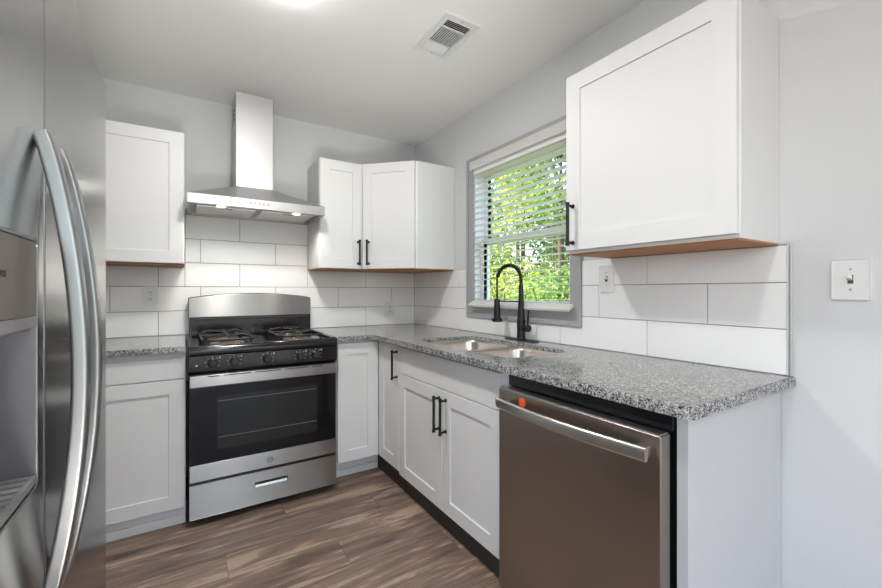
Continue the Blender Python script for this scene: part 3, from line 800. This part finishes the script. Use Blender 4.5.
# ------------------------------------------------------------------ refrigerator (faces +X)
FX = -1.857; FY0, FY1, FS = -2.545, -1.592, -2.178; FZT = 1.772
fr = thing('refrigerator', 'stainless side by side refrigerator with water dispenser and bowed handles', 'refrigerator', (-2.25, -2.07, 0))
bm = BM(); box(bm, XL + .03, FX - .078, FY0 + .006, FY1 - .004, .03, 1.755, .004); build('body', bm, 'dispenser_grey', fr)
bm = BM(); box(bm, FX - .11, FX - .06, FY0 + .02, FY1 - .02, .012, .085, .003); build('kick_plate', bm, 'black_plastic', fr)
for yy in (FY0 + .08, FY1 - .08):
    bm = BM(); cyl(bm, (FX - .2, yy, 0), (FX - .2, yy, .04), .02, seg=14); build('foot', bm, 'black_plastic', fr)
bm = BM(); box(bm, FX - .070, FX, FS + .0022, FY1, .092, FZT, .005, 3); rd = build('fridge_door', bm, 'steel_fridge', fr)
# freezer door with dispenser opening
dy0, dy1, dz0, dz1 = -2.490, -2.216, .900, 1.268
def PF(u, v, d): return (d, u, v)
fo = rrect(FY0, FS - .0022, .092, FZT, .004, 2)
bm = BM(); slab(bm, fo, [rrect(dy0, dy1, dz0, dz1, .012, 4)], FX - .070, FX, .004, PF)
fd = build('freezer_door', bm, 'steel_fridge', fr, smooth=40)
for fdoor, yy0, yy1 in ((fd, FS - .001, FS - .003), ):
    pass
bm = BM(); box(bm, FX - .066, FX - .012, FS - .0028, FS + .0028, .1, FZT - .006); build('door_gasket', bm, 'dispenser_grey', fr)
zp = 1.138
bm = BM(); slab(bm, rrect(dy0 - .001, dy1 + .001, dz0 - .001, dz1 + .001, .013, 4), [rrect(dy0 + .003, dy1 - .003, dz0 + .003, dz1 - .003, .010, 4)], FX - .002, FX + .0012, .0006, PF); build('dispenser_frame', bm, 'steel_fridge_handle', fd)
bm = BM(); box(bm, FX - .03, FX + .0005, dy0 + .003, dy1 - .003, zp + .017, dz1 - .003, .002); build('dispenser_panel', bm, 'dispenser_panel', fd)
bm = BM(); box(bm, FX - .03, FX + .0008, dy0 + .003, dy1 - .003, zp, zp + .017, .002); build('dispenser_strip', bm, 'dispenser_light', fd)
# cavity: hollow box with open front
bm = BM(); a0, a1 = dy0 + .003, dy1 - .003; xb = FX - .064
box(bm, xb, xb + .004, a0, a1, dz0 + .006, zp); box(bm, xb, FX - .0005, a0, a0 + .004, dz0 + .006, zp); box(bm, xb, FX - .0005, a1 - .004, a1 + .002, dz0 + .004, zp); box(bm, xb, FX - .004, a0, a1, zp - .004, zp)
build('dispenser_recess', bm, 'dispenser_grey', fd)
bm = BM(); box(bm, xb, FX + .001, a0, a1, dz0 + .006, dz0 + .018, .002)
for k in range(12): box(bm, xb + .008, FX - .004, a0 + .014 + k * .021, a0 + .024 + k * .021, dz0 + .018, dz0 + .021)
build('drip_tray', bm, 'dispenser_light', fd)
bm = BM(); box(bm, xb + .004, xb + .018, (a0 + a1) / 2 - .025, (a0 + a1) / 2 + .025, 1.0, zp - .03, .004); build('paddle', bm, 'black_plastic', fd)
mtx = Matrix.Translation((FX + .0009, -2.354, 1.2125)) @ Matrix(((0, 0, 1, 0), (1, 0, 0, 0), (0, 1, 0, 0), (0, 0, 0, 1)))
bm = BM(); text_mesh(bm, 'URE', .0112, mtx @ Matrix.Diagonal((1.5, 1, 1, 1)), .0003); build('display_text', bm, 'text_dark', fd, smooth=0)
def fhandle(parent, yc, z0, z1, bow):
    pts = []; n = 40
    for i in range(n + 1):
        t = i / n; z = z0 + (z1 - z0) * t
        pts.append((FX + .006 + bow * (math.sin(PI * t) ** .78), yc, z))
    sec = lambda i: [(.0145 * math.copysign(abs(math.cos(t)) ** .3, math.cos(t)), .0105 * math.copysign(abs(math.sin(t)) ** .35, math.sin(t))) for t in [2 * PI * (k + .5) / 32 for k in range(32)]]
    bm = BM(); tube(bm, pts, sec, side=(0, 1, 0)); o = build('handle', bm, 'steel_fridge_handle', parent, smooth=50)
    return o
fhandle(fd, -2.222, .70, 1.428, .045); fhandle(rd, -2.124, .70, 1.428, .046)
bm = BM(); cyl(bm, (FX - .0, 0, 0), (FX + .001, 0, 0), .003, seg=8); bm.free()

# ------------------------------------------------------------------ blinds
bl = thing('window_blind', 'white faux wood blind hanging open in the window above the sink', 'blind', (-.03, -1.26, 2.06))
BY0, BY1 = -1.690, -.832
bm = BM(); box(bm, -.036, -.024, BY0, BY1, 2.010, 2.066, .003); box(bm, -.036, -.012, BY0, BY0 + .008, 2.010, 2.066, .002); box(bm, -.036, -.012, BY1 - .008, BY1, 2.010, 2.066, .002); build('valance', bm, 'blind_white', bl)
bm = BM(); box(bm, -.010, .030, WY0 + .004, WY1 - .004, 1.982, 2.022, .002); build('head_rail', bm, 'vinyl_white', bl)
ns = 21; zs0, zs1 = 1.145, 1.965; sxc = .010
for i in range(ns):
    z = zs0 + (zs1 - zs0) * i / (ns - 1)
    t_ = BM(); box(t_, -.0235, .0235, WY0 + .006, WY1 - .006, -.001, .001, .0006, 1)
    bm = BM(); merge(bm, t_, Matrix.Translation((sxc, 0, z)) @ Matrix.Rotation(R(2.5), 4, 'Y'))
    build('slat', bm, 'blind_white', bl)
t_ = BM(); box(t_, -.026, .026, -1.698, -.858, -.008, .008, .003)
bm = BM(); merge(bm, t_, Matrix.Translation((-.042, 0, 1.107)) @ Matrix.Rotation(R(-32), 4, 'Y')); build('bottom_rail', bm, 'blind_white', bl)
for yy in (WY0 + .16, (BY0 + BY1) / 2, WY1 - .10):
    bm = BM(); cyl(bm, (sxc - .0245, yy, 1.12), (sxc - .0245, yy, 2.0), .0009, seg=6); build('ladder_cord', bm, 'cord_white', bl)
    bm = BM(); cyl(bm, (sxc + .0245, yy, 1.12), (sxc + .0245, yy, 2.0), .0009, seg=6); build('ladder_cord', bm, 'cord_white', bl)

# ------------------------------------------------------------------ outlets and switches
def plate(label, cat, name, loc, rz, wd, ht, kind, group=None):
    o = thing(name, label, cat, loc, rz, group)
    bm = BM(); slab(bm, rrect(-wd / 2, wd / 2, -ht / 2, ht / 2, .004, 3), [], 0, -.006, .002, lambda u, v, d: (u, d, v)); build('cover_plate', bm, 'plastic_white', o, local=True)
    if kind == 'outlet':
        for zc in (-.0195, .0195):
            bm = BM(); slab(bm, rrect(-.0165, .0165, zc - .0135, zc + .0135, .008, 4), [], -.0055, -.0085, .0008, lambda u, v, d: (u, d, v)); r_ = build('receptacle', bm, 'plastic_white', o, local=True)
            bm = BM(); box(bm, -.0084, -.0050, -.0088, -.0075, zc - .003, zc + .007); box(bm, .0050, .0084, -.0088, -.0075, zc - .003, zc + .006); cyl(bm, (0, -.0075, zc - .0085), (0, -.0088, zc - .0085), .0026, seg=10); build('slots', bm, 'slot_dark', r_, local=True, smooth=0)
        bm = BM(); cyl(bm, (0, -.005, 0), (0, -.007, 0), .003, seg=12); build('screw', bm, 'screw_grey', o, local=True)
    else:
        bm = BM(); box(bm, -.0062, .0062, -.0068, -.0058, -.0125, .0125); sl = build('toggle_slot', bm, 'slot_dark', o, local=True)
        bm = BM(); t_ = BM(); box(t_, -.0045, .0045, -.018, 0, -.005, .005, .0015); merge(bm, t_, Matrix.Translation((0, -.0055, .001)) @ Matrix.Rotation(R(-25), 4, 'X')); build('toggle', bm, 'plastic_white', o, local=True)
        for zc in (-.03, .03):
            bm = BM(); cyl(bm, (0, -.005, zc), (0, -.0068, zc), .003, seg=12); build('screw', bm, 'screw_grey', o, local=True)
    return o
plate('white duplex outlet on the tiles left of the gas range', 'outlet', 'wall_outlet', (-1.850, -.009, 1.163), 0, .073, .117, 'outlet')
plate('small white outlet on the tiles near the counter corner', 'outlet', 'wall_outlet', (-.241, -.009, 1.042), 0, .073, .117, 'outlet')
plate('white toggle switch on the tiles just right of the window', 'switch', 'toggle_switch', (-.009, -1.880, 1.248), -PI / 2, .076, .122, 'switch')
plate('large white switch plate on bare wall right of the backsplash', 'switch', 'toggle_switch', (0, -2.693, 1.226), -PI / 2, .082, .119, 'switch')
for o_ in [o for o in COL.objects if o.name.startswith('wall_outlet')]: o_['kind'] = 'thing'

# ------------------------------------------------------------------ ceiling vent
vt = thing('air_vent', 'white louvered air vent set in the ceiling', 'vent', (-.585, -1.395, H))
vx0, vx1, vy0, vy1 = -.690, -.495, -1.552, -1.240
bm = BM(); slab(bm, [(vx0, vy0), (vx1, vy0), (vx1, vy1), (vx0, vy1)], [[(vx0 + .03, vy0 + .034), (vx1 - .03, vy0 + .034), (vx1 - .03, vy1 - .034), (vx0 + .03, vy1 - .034)]], H, H - .008, .004); build('frame', bm, 'vent_white', vt)
bm = BM(); box(bm, vx0 + .028, vx1 - .028, vy0 + .032, vy1 - .032, H - .0016, H - .0006); build('backing', bm, 'dark_gap', vt)
bm = BM()
ya, yb_, yc_, yd_ = vy0 + .034, vy0 + .092, vy1 - .092, vy1 - .034
box(bm, vx0 + .03, vx1 - .03, yb_ - .004, yb_ + .004, H - .007, H - .0016); box(bm, vx0 + .03, vx1 - .03, yc_ - .004, yc_ + .004, H - .007, H - .0016)
def vane(x0, x1, y0, y1, axis, tilt):
    t_ = BM(); cxx, cyy = (x0 + x1) / 2, (y0 + y1) / 2
    box(t_, x0 - cxx, x1 - cxx, y0 - cyy, y1 - cyy, -.0005, .0005)
    merge(bm, t_, Matrix.Translation((cxx, cyy, H - .0045)) @ Matrix.Rotation(tilt, 4, axis))
for k in range(5): vane(vx0 + .03, vx1 - .03, ya + .003 + k * .011, ya + .011 + k * .011, 'X', R(40))
for k in range(12): vane(vx0 + .034 + k * .0113, vx0 + .039 + k * .0113, yb_ + .004, yc_ - .004, 'Y', R(60))
for k in range(5): vane(vx0 + .03, vx1 - .03, yc_ + .004 + k * .011, yc_ + .014 + k * .011, 'X', R(-24))
build('louvers', bm, 'vent_white', vt, smooth=0)
for yy in (vy1 - .017, vy0 + .017):
    bm = BM(); cyl(bm, (-.59, yy, H - .007), (-.59, yy, H - .010), .004, seg=12); build('screw', bm, 'screw_grey', vt)

# ------------------------------------------------------------------ ceiling lights
for i, (x, y, e) in enumerate(((-1.335, -1.37, 14.5), (-1.34, -2.75, 7), (-1.34, -4.4, 7))):  # the third one is unseen, added behind the camera as fill
    lab = ['round white ceiling light glowing above the floor before the range', 'round white ceiling light hanging level with the refrigerator and dishwasher', 'round white ceiling light added out of view nearest the rear wall'][i]
    t = thing('ceiling_light', lab, 'light', (x, y, H), 0, 'ceiling lights')
    bm = BM(); lathe(bm, (x, y, H), (0, 0, -1), [(.098, 0), (.098, .010), (.092, .014), (.088, .014)], 40); build('trim_ring', bm, 'plastic_white', t)
    bm = BM(); lathe(bm, (x, y, H - .011), (0, 0, -1), [(.088, 0), (.086, .016), (.074, .030), (.050, .040), (.025, .044), (.0, .045)], 40); build('lens', bm, 'lens_glow', t)
    ld = bpy.data.lights.new('lamp', 'AREA'); ld.shape = 'DISK'; ld.size = .17; ld.energy = e; ld.color = (1, .99, .97)
    lo = bpy.data.objects.new('lamp', ld); COL.objects.link(lo); lo.location = (x, y, H - .060)

# ------------------------------------------------------------------ trees outside
def leaves(bm, centre, rad, n, size, rng):
    for _ in range(n):
        while True:
            p = Vector((rng.uniform(-1, 1), rng.uniform(-1, 1), rng.uniform(-1, 1)))
            if .25 < p.length < 1: break
        p = Vector((p.x * rad[0], p.y * rad[1], p.z * rad[2])) + centre
        q = Vector((rng.gauss(0, 1), rng.gauss(0, 1), rng.gauss(0, .6))).normalized(); s = q.cross(Vector((rng.gauss(0, 1), rng.gauss(0, 1), rng.gauss(0, 1)))).normalized(); u = q.cross(s)
        L = size * rng.uniform(.7, 1.4); W = L * .30
        a = bm.verts.new(p); b_ = bm.verts.new(p + q * L * .5 + s * W + u * W * .4); c_ = bm.verts.new(p + q * L); d_ = bm.verts.new(p + q * L * .5 - s * W + u * W * .4)
        bm.faces.new((a, b_, c_)); bm.faces.new((a, c_, d_))
def tree(label, x, y, ht, rad, m, n, seed, size=.11, group='trees outside the window'):
    rng = random.Random(seed)
    t = thing('tree', label, 'tree', (x, y, -.35), 0, group)
    bm = BM(); z0 = -.35; top = z0 + ht
    tr = [Vector((x, y, z0)), Vector((x + .05, y + .04, z0 + ht * .3)), Vector((x - .04, y - .03, z0 + ht * .6)), Vector((x, y, z0 + ht * .92))]
    rads = [.09, .07, .045, .012]
    tube(bm, tr, lambda i: [(rads[i] * math.cos(2 * PI * k / 10), rads[i] * math.sin(2 * PI * k / 10)) for k in range(10)])
    clumps = []
    for k in range(16):
        a = rng.uniform(0, 2 * PI); f = rng.uniform(.16, .95); rr_ = rad * (1.0 - .45 * abs(f - .5) * 2) * rng.uniform(.45, 1.0)
        e = Vector((x + rr_ * math.cos(a), y + rr_ * math.sin(a), z0 + ht * f)); s = Vector((x, y, z0 + ht * max(.1, f - .15)))
        tube(bm, [s, s.lerp(e, .5) + Vector((0, 0, .05)), e], .014); clumps.append(e)
    build('trunk', bm, 'bark', t)
    bm = BM()
    for e in clumps + [Vector((x, y, z0 + ht * .93))]: leaves(bm, e, (rad * .48, rad * .48, rad * .42), n // 17, size, rng)
    build('crown', bm, m, t, smooth=0)
def shrub(label, x, y, ht, rad, m, n, seed, group='shrubs outside the window'):
    rng = random.Random(seed)
    t = thing('shrub', label, 'shrub', (x, y, -.35), 0, group); bm = BM()
    for k in range(7):
        a = rng.uniform(0, 2 * PI); e = Vector((x + rad * .6 * math.cos(a), y + rad * .6 * math.sin(a), -.35 + ht * rng.uniform(.6, .9)))
        tube(bm, [Vector((x, y, -.35)), Vector((x, y, -.2)).lerp(e, .5), e], .012)
    build('stems', bm, 'bark', t)
    bm = BM(); leaves(bm, Vector((x, y, -.35 + ht * .55)), (rad, rad, ht * .5), n, .085, rng); build('foliage', bm, m, t, smooth=0)
tl = 'leafy green tree growing outside beyond the window blind'
for i, (x, y, ht, rad, m) in enumerate([(4.6, 2.4, 5.2, 1.35, 'leaf_green'), (5.4, 4.3, 6.0, 1.5, 'leaf_yellow'), (4.4, 5.6, 4.6, 1.3, 'leaf_green'), (7.2, 6.4, 7.2, 1.9, 'leaf_dark'),
                                        (7.6, 3.2, 6.6, 1.9, 'leaf_dark'), (5.2, .4, 5.4, 1.4, 'leaf_green'), (7.4, 9.2, 7.4, 2.0, 'leaf_green'), (4.6, 7.8, 4.8, 1.4, 'leaf_dark')]):
    tree(tl, x, y, ht, rad, m, 5200 if rad < 1.6 else 6000, 40 + i)
sl = 'leafy shrub growing on the lawn outside beyond the window blind'
for i, (x, y, ht, rad, m) in enumerate([(3.5, 1.5, 1.9, .8, 'leaf_green'), (3.7, 2.9, 2.1, .85, 'leaf_yellow'), (3.6, 4.2, 1.8, .8, 'leaf_green'), (3.5, .1, 1.7, .75, 'leaf_yellow'), (3.9, 5.6, 1.9, .8, 'leaf_dark')]):
    shrub(sl, x, y, ht, rad, m, 1700, 90 + i)
